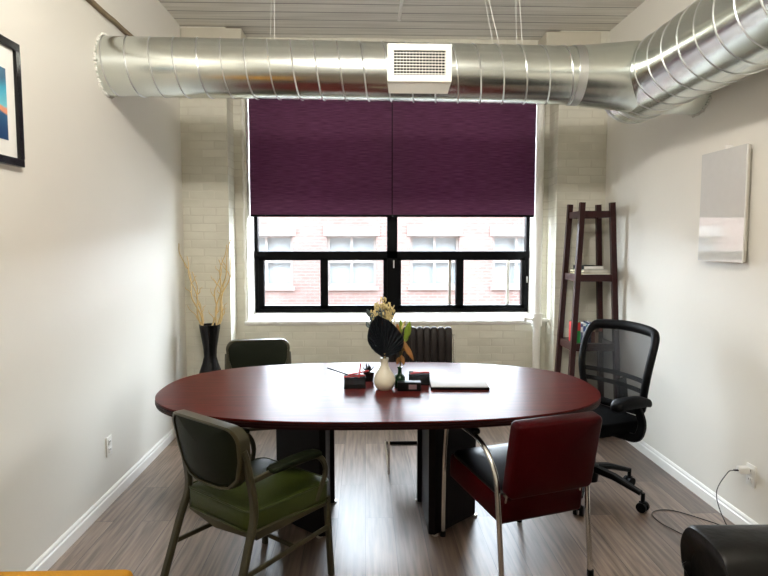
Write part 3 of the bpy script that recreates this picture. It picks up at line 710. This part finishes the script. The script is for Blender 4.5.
obj('back_support', sweep(B(), sp_, 1, prof=rectprof(0.07, 0.022, 0.006), up=(1, 0, 0)), M['black_plastic'], t)

# ------------------------------------------------------------------ tapering wooden shelf
SX, SY = 1.822, 4.87
t = thing('tower_shelf', 'tall tapering mahogany tower shelf standing in the corner by the pier', 'shelf', (SX, SY, 0))
def hwz(z): return 0.206-0.0476*z
def hdz(z): return 0.175-0.018*z
for sx in (-1, 1):
    for sy in (-1, 1):
        obj('leg', sweep(B(), [(sx*hwz(0), sy*hdz(0), 0), (sx*hwz(1.85), sy*hdz(1.85), 1.85)], 1, prof=rectprof(0.041, 0.041, 0.002), up=(0, 1, 0)), M['red_wood'], t)
def tier(z, h, board):
    a, d = hwz(z), hdz(z)
    b = B()
    for s in (-1, 1):
        bx(-a, a, s*d-0.009, s*d+0.009, z-h, z, b); bx(s*a-0.009, s*a+0.009, -d, d, z-h, z, b)
    obj('apron', b, M['red_wood'], t, smooth=False)
    if board: obj('shelf_board', bx(-a+0.01, a-0.01, -d+0.01, d-0.01, z-0.016, z-0.002), M['red_wood'], t, smooth=False)
tier(1.785, 0.05, False); tier(1.285, 0.055, True); tier(0.735, 0.06, True); tier(0.20, 0.05, True)
ZS = 0.7335
# upright books on the lower shelf
bk_cols = [('red', (182, 22, 26), 'red spined'), ('green', (34, 130, 58), 'green spined, red topped'), ('violet', (92, 84, 130), 'violet and white'), ('white', (208, 210, 214), 'white'), ('teal', (96, 140, 160), 'pale blue'), ('navy', (30, 36, 66), 'dark navy'), ('maroon', (96, 40, 34), 'maroon'), ('beige', (150, 122, 96), 'beige'), ('black', (26, 26, 28), 'black')]
xx = SX-0.150
hts = [0.165, 0.17, 0.150, 0.158, 0.150, 0.165, 0.155, 0.145, 0.16]; ths = [0.024, 0.026, 0.018, 0.022, 0.02, 0.024, 0.028, 0.026, 0.03]
prev = 'nearest the window'
for i, (nm, c, ds) in enumerate(bk_cols):
    m1 = mat('book_cover_'+nm, srgb(*c), 0.45)
    bt = thing('book', '%s paperback standing on the lower tower shelf, %s' % (ds, prev), 'book', (xx+ths[i]/2, SY-0.115+0.0*i, ZS), 0, 'books standing on the lower shelf')
    w_, h_ = ths[i]/2, hts[i]
    cv = bx(-w_, w_, 0, 0.004, 0, h_); bx(-w_, -w_+0.0015, 0.004, 0.12, 0, h_, cv); bx(w_-0.0015, w_, 0.004, 0.12, 0, h_, cv)
    obj('book_cover', cv, m1, bt, smooth=False)
    obj('pages', bx(-w_+0.002, w_-0.002, 0.004, 0.116, 0.003, h_-0.003), M['paper'], bt, smooth=False)
    lc = {'red': (226, 70, 60), 'green': (196, 30, 30), 'violet': (220, 216, 224), 'white': (70, 96, 150), 'teal': (230, 236, 240), 'navy': (150, 160, 190), 'maroon': (200, 170, 120), 'beige': (90, 60, 40), 'black': (140, 60, 50)}[nm]
    obj('spine_label', bx(-w_*0.92, w_*0.92, -0.0012, 0.0, h_*0.58, h_*(0.97 if nm == 'green' else 0.86)), mat('spine_label_'+nm, srgb(*lc), 0.5), bt, smooth=False, label='coloured block on the spine')
    xx += ths[i]+0.0015; prev = 'just after the %s one' % nm
# magazines and a book lying on the upper shelf
ZU = 1.2835; mg = [(0.23, 0.25, 0.010, (206, 196, 160), 4, 'cream magazine lying at the bottom of the upper shelf pile'), (0.215, 0.24, 0.009, (150, 148, 120), -5, 'olive grey magazine lying second from the bottom of the upper shelf pile'),
      (0.22, 0.235, 0.011, (214, 206, 176), 8, 'pale yellow magazine lying third in the upper shelf pile'), (0.20, 0.23, 0.010, (120, 128, 112), -2, 'sage magazine lying under the dark book on the upper shelf'),
      (0.165, 0.21, 0.026, (26, 30, 30), 3, 'black covered book lying on top of the upper shelf pile')]
for w_, d_, h_, c, a, lb in mg:
    mg_ = thing('magazine' if h_ < 0.02 else 'book', lb, 'magazine' if h_ < 0.02 else 'book', (SX+0.005-0.012*(h_ > 0.02), SY-0.005, ZU), math.radians(a), 'pile on the upper shelf')
    n_ = lb.split()[0]
    cv = bx(-w_/2, w_/2, -d_/2, d_/2, 0, 0.0012); bx(-w_/2, w_/2, -d_/2, d_/2, h_-0.0012, h_, cv); bx(-w_/2, -w_/2+0.002, -d_/2, d_/2, 0.001, h_-0.001, cv)
    obj('cover', cv, mat('magazine_cover_%d' % len(bpy.data.materials), srgb(*c), 0.9, Specular_IOR_Level=0.05), mg_, smooth=False)
    obj('pages', bx(-w_/2+0.002, w_/2-0.002, -d_/2+0.002, d_/2-0.002, 0.0012, h_-0.0012), M['paper'], mg_, smooth=False)
    ZU += h_+0.0003

# ------------------------------------------------------------------ floor vase with twigs
t = thing('floor_vase', 'tall black waisted floor vase in the corner', 'vase', (-1.265, 4.93, 0))
vp = [(0, 0.0), (0.10, 0), (0.115, 0.02), (0.13, 0.15), (0.125, 0.32), (0.10, 0.46), (0.066, 0.555), (0.052, 0.61), (0.056, 0.68), (0.076, 0.80), (0.088, 0.872), (0.080, 0.872), (0.048, 0.68), (0.044, 0.61), (0, 0.58)]
vb = B(); lathe(vb, vp, 10)
obj('vase_body', vb, M['black_glaze'], t, smooth=True)
rnd = random.Random(11)
tw = thing('twig_bunch', 'bunch of bare pale curly twigs standing in the black floor vase', 'twigs', (-1.265, 4.93, 0.5))
ends = [(-0.225, -0.02, 1.03), (-0.16, -0.06, 0.93), (-0.13, 0.03, 0.80), (0.185, 0.0, 1.06), (0.15, -0.05, 1.02), (0.09, 0.04, 0.90), (0.205, 0.03, 0.98)]
for i, e_ in enumerate(ends):
    st = Vector((0.03*(1 if e_[0] > 0 else -1)*rnd.random(), 0.01*rnd.uniform(-1, 1), 0.0)); en = Vector(e_)
    pts = []; n = 15
    for k in range(n):
        f_ = k/(n-1); q = st.lerp(en, f_); x_ = st.x+(en.x-st.x)*f_**1.35
        amp = 0.014*min(1, f_*3)
        pts.append((x_+amp*math.sin(f_*19+i*2)+rnd.uniform(-.003, .003), q.y+amp*math.cos(f_*16+i), q.z))
    sm = spline(pts, 4); rads = [0.0105*(1-0.68*k/(len(sm)-1)) for k in range(len(sm))]
    b = B(); sweep(b, sm, rads, 6)
    for s_ in range(3):      # side shoots
        k0 = int(len(sm)*(0.45+0.16*s_)); p0 = sm[k0]; dr = Vector((rnd.choice((-1, 1))*rnd.uniform(.3, .8), rnd.uniform(-.4, .4), 1)).normalized(); ln = rnd.uniform(0.07, 0.15)
        sh = spline([p0, p0+dr*ln*0.35+Vector((0.006, 0, 0)), p0+dr*ln*0.7-Vector((0.008, 0, 0)), p0+dr*ln], 4)
        sweep(b, sh, [0.0050*(1-0.6*k/(len(sh)-1)) for k in range(len(sh))], 5)
    obj('twig', b, M['twig'], tw)

# ------------------------------------------------------------------ wall pieces
# framed print on the left wall
t = thing('framed_picture', 'black framed blue and orange print with white mat on the left wall', 'picture', (XL, 2.435, 2.132))
fw, fh = 0.30, 0.262
def wallframe(ow, oh, iw, ih, x0, x1):
    b = bx(x0, x1, -ow, ow, ih, oh, bevel=0.003); bx(x0, x1, -ow, ow, -oh, -ih, b, bevel=0.003); bx(x0, x1, -ow, -iw, -ih, ih, b); bx(x0, x1, iw, ow, -ih, ih, b); return b
obj('picture_frame', wallframe(fw, fh, fw-0.034, fh-0.034, 0.001, 0.028), M['black_glaze'], t, smooth=False)
obj('mat_board', bx(0.002, 0.014, -fw+0.03, fw-0.03, -fh+0.03, fh-0.03), M['paper'], t, smooth=False)
obj('print', bx(0.0142, 0.0152, -0.205, 0.205, -0.16, 0.135), M['print'], t, smooth=False)
# glossy white board on the right wall
t = thing('glass_board', 'glossy white frameless board hung on the right wall', 'wall board', (XR, 3.345, 1.745))
obj('glass_panel', bx(-0.052, -0.044, -0.212, 0.212, -0.31, 0.31), M['white_gloss'], t, smooth=False)
obj('backing_tray', bx(-0.044, -0.030, -0.209, 0.209, -0.307, 0.307), M['aluminium'], t, smooth=False)
obj('wall_mount', bx(-0.030, 0.0, -0.17, 0.17, -0.25, 0.25), M['trim'], t, smooth=False)
obj('hook', bx(-0.04, 0.0, -0.006, 0.006, 0.31, 0.335), M['trim'], t, smooth=False)
# outlets
def outlet(x, y, z, s, label):
    t = thing('wall_outlet', label, 'outlet', (x, y, z), 0)
    obj('cover_plate', box(B(), (s*0.004, 0, 0), (0.008, 0.072, 0.116), bevel=0.0025), M['trim'], t)
    for q in (-1, 1):
        rc = obj('receptacle', box(B(), (s*0.009, 0, q*0.024), (0.004, 0.034, 0.030), bevel=0.0015), M['trim'], t)
        sl = B()
        for yy in (-0.007, 0.007): box(sl, (s*0.0113, yy, q*0.024+0.003), (0.001, 0.0025, 0.009))
        obj('slot', sl, M['slot'], rc, smooth=False)
    return t
outlet(XL, 3.535, 0.345, 1, 'white wall outlet low on the left wall with nothing plugged in')
outlet(XR, 3.05, 0.315, -1, 'white wall outlet low on the right wall with a charger in it')
ch = thing('charger', 'white plug charger in the right wall outlet', 'charger', (XR-0.012, 3.055, 0.342))
obj('charger_body', box(B(), (-0.032, 0, 0), (0.055, 0.042, 0.036), bevel=0.006), M['trim'], ch)
obj('cable_plug', box(B(), (-0.07, 0, 0), (0.025, 0.012, 0.008), bevel=0.002), M['slot'], ch)
cb_ = B()
sweep(cb_, spline([(XR-0.093, 3.055, 0.342), (XR-0.125, 3.06, 0.325), (XR-0.17, 3.075, 0.21), (XR-0.165, 3.00, 0.09), (XR-0.15, 2.86, 0.012), (XR-0.20, 2.68, 0.004), (XR-0.30, 2.80, 0.004), (XR-0.36, 3.02, 0.004), (XR-0.42, 3.18, 0.004), (XR-0.40, 3.30, 0.004), (XR-0.28, 3.32, 0.004), (XR-0.15, 3.19, 0.004), (XR-0.07, 3.08, 0.004)], 8), 0.0027, 7)
cbo = obj('charging_cable', cb_, M['cable']); tag(cbo, 'thin dark charging cable looping over the floor from the charger', 'cable')
obj('cable_tip', box(B(), (XR-0.055, 3.065, 0.006), (0.03, 0.018, 0.010), rot('Z', -0.8), bevel=0.002), M['trim'], cbo)

# ------------------------------------------------------------------ seats cut by the bottom of the picture
t = thing('leather_sofa', 'black leather sofa with a rolled arm against the right wall', 'sofa', (1.52, 1.03, 0))
def arm(y0, y1):
    b = B(); sec = [(0.0, 0.06), (0.0, 0.44), (-0.02, 0.50), (-0.015, 0.57), (0.035, 0.622), (0.14, 0.63), (0.22, 0.615), (0.26, 0.55), (0.25, 0.48), (0.23, 0.44), (0.23, 0.06)]
    X_ = [-0.435, -0.452, -0.462, -0.463, -0.45, 0.0, 0.48]; sc = [0.86, 0.91, 0.96, 0.985, 1.0, 1.0, 1.0]
    sm_ = spline([(a, b_, 0) for a, b_ in sec], 4); sec = [(p.x, p.y) for p in sm_]
    rows = []
    for x_, s_ in zip(X_, sc):
        rows.append([b.verts.new((x_, y0+(y1-y0)*((yy-0.12)*s_+0.12)/0.24, 0.06+(zz-0.06)*s_+(0.006*math.sin(x_*9)))) for yy, zz in sec])
    for A, D in zip(rows, rows[1:]):
        for q in range(len(sec)): b.faces.new((A[q], A[(q+1) % len(sec)], D[(q+1) % len(sec)], D[q]))
    b.faces.new(rows[0]); b.faces.new(rows[-1]); return b
for k, (y0, y1) in enumerate(((0.64, 0.88), (-0.88, -0.64))):
    a_ = arm(y0, y1); o_ = obj('armrest', a_, M['leather'], t)
obj('sofa_base', box(B(), (0.02, 0, 0.20), (0.86, 1.30, 0.24), bevel=0.02), M['leather'], t)
for s in (-1, 1): obj('seat_cushion', box(B(), (-0.08, s*0.318, 0.395), (0.68, 0.63, 0.15), bevel=0.05, seg=4), M['leather'], t)
for s in (-1, 1): obj('back_cushion', box(B(), (0.33, s*0.318, 0.56), (0.24, 0.63, 0.38), bevel=0.07, seg=4), M['leather'], t)
for sx in (-0.36, 0.4):
    for sy in (-0.76, 0.76): obj('leg', cyl(B(), (sx, sy, 0), (sx, sy, 0.07), 0.022, 14, 0.028), M['black_plastic'], t)

t = thing('mustard_bench', 'mustard yellow upholstered bench along the left wall', 'bench', (-1.13, 1.56, 0))
obj('cushion', box(B(), (0, 0, 0.385), (0.70, 0.88, 0.13), bevel=0.028, seg=4), M['mustard'], t)
obj('bench_frame', bx(-0.32, 0.32, -0.40, 0.40, 0.27, 0.32), M['red_wood'], t, smooth=False)
for sx in (-0.29, 0.29):
    for sy in (-0.37, 0.37): obj('leg', cyl(B(), (sx, sy, 0), (sx, sy, 0.27), 0.016, 14, 0.024), M['red_wood'], t)

# ------------------------------------------------------------------ things on the table
TZ = 0.75
def leaf(bm, base, tip, width, bend=0.0, n=8, side=(1, 0, 0), mi=0, fold=0.15):
    base, tip = Vector(base), Vector(tip); ax = tip-base; sd = Vector(side); sd = (sd-ax*sd.dot(ax)/ax.length_squared).normalized(); nm = ax.cross(sd).normalized()
    rows = []
    for k in range(n+1):
        f_ = k/n; w_ = width*0.5*math.sin(PI*min(1, f_**0.8))**0.8 if 0 < f_ < 1 else 0.0006
        c = base+ax*f_+nm*bend*math.sin(PI*f_)
        rows.append([bm.verts.new(c-sd*w_+nm*w_*fold), bm.verts.new(c), bm.verts.new(c+sd*w_+nm*w_*fold)])
    fs = []
    for A, D in zip(rows, rows[1:]):
        for q in range(2): f2 = bm.faces.new((A[q], A[q+1], D[q+1], D[q])); f2.material_index = mi; fs.append(f2)
    return bm
def thick(o, t_=0.0012): md = o.modifiers.new('thickness', 'SOLIDIFY'); md.thickness = t_; md.offset = 0; return o
vx, vy = 0.104, 3.225
vz = obj('bud_vase', lathe(B(), [(0, 0), (0.036, 0), (0.046, 0.008), (0.058, 0.035), (0.059, 0.055), (0.050, 0.082), (0.032, 0.108), (0.022, 0.128), (0.019, 0.150), (0.023, 0.170), (0.020, 0.170), (0.015, 0.148), (0.017, 0.12), (0, 0.10)], 32), M['ceramic'], loc=(vx, vy, TZ))
tag(vz, 'cream pear-shaped ceramic vase holding the black palm leaf on the table', 'vase')
bq = thing('dried_bouquet', 'dried bouquet with a pleated black palm leaf and straw blossom in the cream vase', 'flowers', (vx, vy, TZ+0.14))
# pleated palm spear, (u,w) outline measured from its foot
po = [(0.01, 0.0), (0.05, 0.012), (0.085, 0.035), (0.10, 0.065), (0.098, 0.09), (0.085, 0.125), (0.055, 0.165), (0.02, 0.195), (-0.02, 0.215), (-0.035, 0.225), (-0.055, 0.205), (-0.075, 0.175), (-0.088, 0.14), (-0.092, 0.10), (-0.085, 0.07), (-0.06, 0.035), (-0.03, 0.012), (-0.01, 0.0)]
ps = spline([(a, 0, b_) for a, b_ in po], 3)
pl_ = B(); ft_ = (0.0, -0.02, 0.045)
rows = []
for k, p in enumerate(ps):
    row = []
    for j in range(7):
        f_ = j/6; row.append(pl_.verts.new((p.x*f_, -0.022-0.03*f_*f_*1.0+(0.0045 if k % 2 else -0.0045)*f_+0.25*(p.x*f_)**2*4, 0.045+p.z*f_)))
    rows.append(row)
for A, D in zip(rows, rows[1:]):
    for j in range(6):
        pl_.faces.new((A[j], A[j+1], D[j+1], D[j]))
o = thick(obj('palm_leaf', pl_, M['black_leaf'], bq, smooth=False)); o['label'] = 'black pleated palm leaf'
b = B(); sweep(b, spline([(0, 0, -0.03), (0, -0.01, 0.03), (0, -0.022, 0.06)], 4), 0.004, 8); obj('palm_stalk', b, M['twig'], bq)
rnd = random.Random(21)
def spray(par, name, foot, tip, spread, n, m, size):
    b = B(); foot, tip = Vector(foot), Vector(tip); sweep(b, spline([foot, foot.lerp(tip, .5)+Vector((0.006, 0, 0)), tip], 5), 0.0018, 5)
    st = obj('stem', b, M['stem'], par)
    q = B()
    for k in range(n):
        f_ = rnd.uniform(0.45, 1.0); c = foot.lerp(tip, f_)+Vector((rnd.gauss(0, spread), rnd.gauss(0, spread*0.8), rnd.gauss(0, spread*0.7)))*(1.25-0.7*f_)
        r_ = bmesh.ops.create_icosphere(q, subdivisions=1, radius=size*rnd.uniform(.6, 1.3))
        sc = Vector((rnd.uniform(.6, 1), rnd.uniform(.6, 1), rnd.uniform(1, 1.7)))
        for v in r_['verts']: v.co = Vector((v.co.x*sc.x, v.co.y*sc.y, v.co.z*sc.z))+c
        if k % 2 == 0: sweep(q, [foot.lerp(tip, max(0.3, f_-0.15)), c], 0.0009, 4)
    return obj(name, q, m, st)
for tp in ((-0.010, 0.01, 0.355), (-0.040, 0.02, 0.33), (0.028, 0.0, 0.325), (0.004, 0.03, 0.34), (-0.055, 0.0, 0.285), (0.042, 0.02, 0.29)):
    spray(bq, 'blossom', (0, 0.0, 0.0), tp, 0.017, 60, M['straw'], 0.0068)
g = B()
for k in range(22):
    a = rnd.uniform(-0.9, 0.45); ln = rnd.uniform(0.19, 0.27); c = Vector((math.sin(a)*0.33*0.3*ln/0.2, 0.01+rnd.uniform(-.02, .02), ln))
    leaf(g, c, c+Vector((math.sin(a)*0.035+rnd.uniform(-.02, .02), rnd.uniform(-.02, .02), rnd.uniform(0.015, 0.045))), 0.018, 0.004, 5)
for k in range(26):
    c = Vector((rnd.uniform(-0.085, -0.01), rnd.uniform(-.02, .03), rnd.uniform(0.185, 0.285)))
    leaf(g, c, c+Vector((rnd.uniform(-.03, .02), rnd.uniform(-.02, .02), rnd.uniform(0.015, 0.04))), 0.02, 0.004, 5)
for k in range(6): sweep(g, [(0, 0, 0), (-0.05+0.016*k, 0.01, 0.23)], 0.0012, 5)
thick(obj('grey_foliage', g, M['grey_leaf'], bq))
# green bottle with leaves
gx, gy = 0.188, 3.255
gb = obj('glass_bottle', lathe(B(), [(0, 0), (0.026, 0), (0.029, 0.004), (0.029, 0.055), (0.024, 0.068), (0.012, 0.078), (0.011, 0.105), (0.014, 0.108), (0.014, 0.114), (0.009, 0.114), (0.008, 0.08), (0, 0.076)], 20), M['bottle'], loc=(gx, gy, TZ))
tag(gb, 'small dark green glass bottle beside the cream vase', 'bottle')
lb_ = thing('dried_leaf_spray', 'amber and green leaves standing in the dark green bottle', 'leaves', (gx, gy, TZ+0.08))
for i, (bp_, tp_, wd_, m_) in enumerate((((0.035, 0, 0.19), (0.055, -0.005, 0.285), 0.038, 'green_leaf'), ((0.03, 0, 0.17), (0.042, 0.01, 0.235), 0.028, 'green_leaf'), ((0.03, 0, 0.16), (0.075, -0.01, 0.07), 0.026, 'amber_leaf'), ((0.02, -0.01, 0.18), (0.048, -0.02, 0.10), 0.026, 'amber_leaf'),
        ((0.008, 0, 0.10), (0.022, -0.01, 0.045), 0.024, 'amber_leaf'), ((0.0, 0, 0.09), (-0.018, -0.01, 0.05), 0.022, 'amber_leaf'), ((0.0, 0, 0.20), (-0.016, 0, 0.275), 0.024, 'amber_leaf'), ((0.01, 0, 0.22), (0.004, 0, 0.30), 0.02, 'green_leaf'), ((0.0, 0, 0.21), (-0.04, 0, 0.245), 0.02, 'amber_leaf'), ((0.01, 0, 0.24), (0.032, 0, 0.29), 0.016, 'straw'), ((0.015, 0, 0.12), (0.035, -0.01, 0.165), 0.03, 'amber_leaf'))):
    b = B(); leaf(b, bp_, tp_, wd_, 0.006, 8); lf = thick(obj('leaf', b, M[m_], lb_)); lf['label'] = {'green_leaf': 'green leaf', 'amber_leaf': 'amber dried leaf', 'straw': 'straw coloured leaf'}[m_]
    b = B(); sweep(b, spline([(0, 0, -0.02), (bp_[0]*0.4, 0, bp_[2]*0.6), bp_], 4), 0.0014, 5); obj('stem', b, M['stem'], lf)
# small dark spiky succulent behind the vase
sp2 = thing('potted_succulent', 'small dark spiky succulent in a black pot behind the cream vase', 'plant', (0.020, 3.42, TZ))
obj('pot', lathe(B(), [(0, 0), (0.026, 0), (0.034, 0.055), (0.030, 0.055), (0, 0.05)], 18), M['black_glaze'], sp2)
g = B()
for k in range(22):
    a = rnd.uniform(0, 2*PI); e_ = rnd.uniform(.5, 1.3); d = Vector((math.cos(a)*math.cos(e_), math.sin(a)*math.cos(e_), math.sin(e_))); leaf(g, (0, 0, 0.05), Vector((0, 0, 0.05))+d*rnd.uniform(.04, .06), 0.009, 0.003, 5, side=(d.y, -d.x, 0.01))
thick(obj('spiky_leaves', g, M['black_leaf'], sp2), 0.002)
# wire mesh trays with pens
def mesh_tray(x, y, rz, label, w_=0.115, d_=0.085, h_=0.058):
    t = thing('mesh_tray', label, 'desk tray', (x, y, TZ), rz, 'black wire trays')
    b = B()
    for s in (-1, 1): box(b, (s*(w_/2-0.001), 0, h_/2), (0.0016, d_, h_)); box(b, (0, s*(d_/2-0.001), h_/2), (w_, 0.0016, h_))
    obj('mesh_side', b, M['wire'], t, smooth=False)
    obj('tray_floor', bx(-w_/2, w_/2, -d_/2, d_/2, 0, 0.003), M['black_metal'], t, smooth=False)
    b = B()
    for z in (0.003, h_): sweep(b, [(px_, py_, z) for px_, py_ in rrect(w_, d_, 0.008, 3)], 0.0025, 6, closed=True)
    for sx in (-1, 1):
        for sy in (-1, 1): cyl(b, (sx*(w_/2-0.002), sy*(d_/2-0.002), 0.002), (sx*(w_/2-0.002), sy*(d_/2-0.002), h_), 0.002, 6)
    obj('tray_rim', b, M['black_metal'], t)
mesh_tray(-0.058, 3.275, 0.05, 'black wire mesh tray left of the cream vase holding red pens')
mesh_tray(0.302, 3.345, -0.06, 'black wire mesh tray right of the green bottle, behind the black box')
def pen(a, b_, m, label, r=0.0042, nib=True, nm='pen', cat='pen'):
    a, b_ = Vector(a), Vector(b_); t = thing(nm, label, cat, a); d = (b_-a)
    obj('barrel', cyl(B(), (0, 0, 0), d*0.82, r, 10), m, t)
    obj('pen_cap', cyl(B(), d*0.82, d, r*1.25, 10, r*0.9), M['black_plastic'] if not nib else m, t)
pen((-0.03, 3.28, TZ+0.045), (-0.21, 3.31, TZ+0.10), M['black_plastic'], 'long black pen leaning far out of the left wire tray', 0.0035, False)
pen((-0.115, 3.25, TZ+0.062), (0.0, 3.27, TZ+0.065), M['red_pen'], 'red pen lying across the rim of the left wire tray')
pen((-0.035, 3.255, TZ+0.05), (-0.025, 3.30, TZ+0.125), M['red_pen'], 'red pen standing upright in the left wire tray')
pen((-0.095, 3.275, TZ+0.067), (0.02, 3.30, TZ+0.085), M['red_pen'], 'red pen slanting toward the vase from the left wire tray')
pen((0.25, 3.32, TZ+0.063), (0.35, 3.345, TZ+0.065), M['red_pen'], 'red pen lying across the rim of the right wire tray')
pen((0.27, 3.36, TZ+0.062), (0.358, 3.33, TZ+0.066), M['red_pen'], 'red pen crossing behind the other one on the right wire tray')
bb2 = thing('desk_clock', 'small black box with a grey display in front of the right wire tray', 'desk clock', (0.235, 3.195, TZ), math.radians(-3))
obj('clock_body', box(B(), (0, 0.0, 0.024), (0.125, 0.055, 0.048), bevel=0.004), M['black_plastic'], bb2)
obj('display', bx(-0.002, 0.04, -0.029, -0.0276, 0.012, 0.036), mat('grey_display', srgb(120, 100, 104), 0.3), bb2, smooth=False)
# white laptop with a dark underside
lt = thing('laptop', 'closed white laptop with a thin black base lying on the table', 'laptop', (0.518, 3.335, TZ), math.radians(-3))
obj('laptop_base', box(B(), (0, 0, 0.007), (0.315, 0.30, 0.013), bevel=0.003), M['black_plastic'], lt)
obj('laptop_lid', box(B(), (0, 0.002, 0.0165), (0.309, 0.294, 0.006), bevel=0.002), M['laptop'], lt)
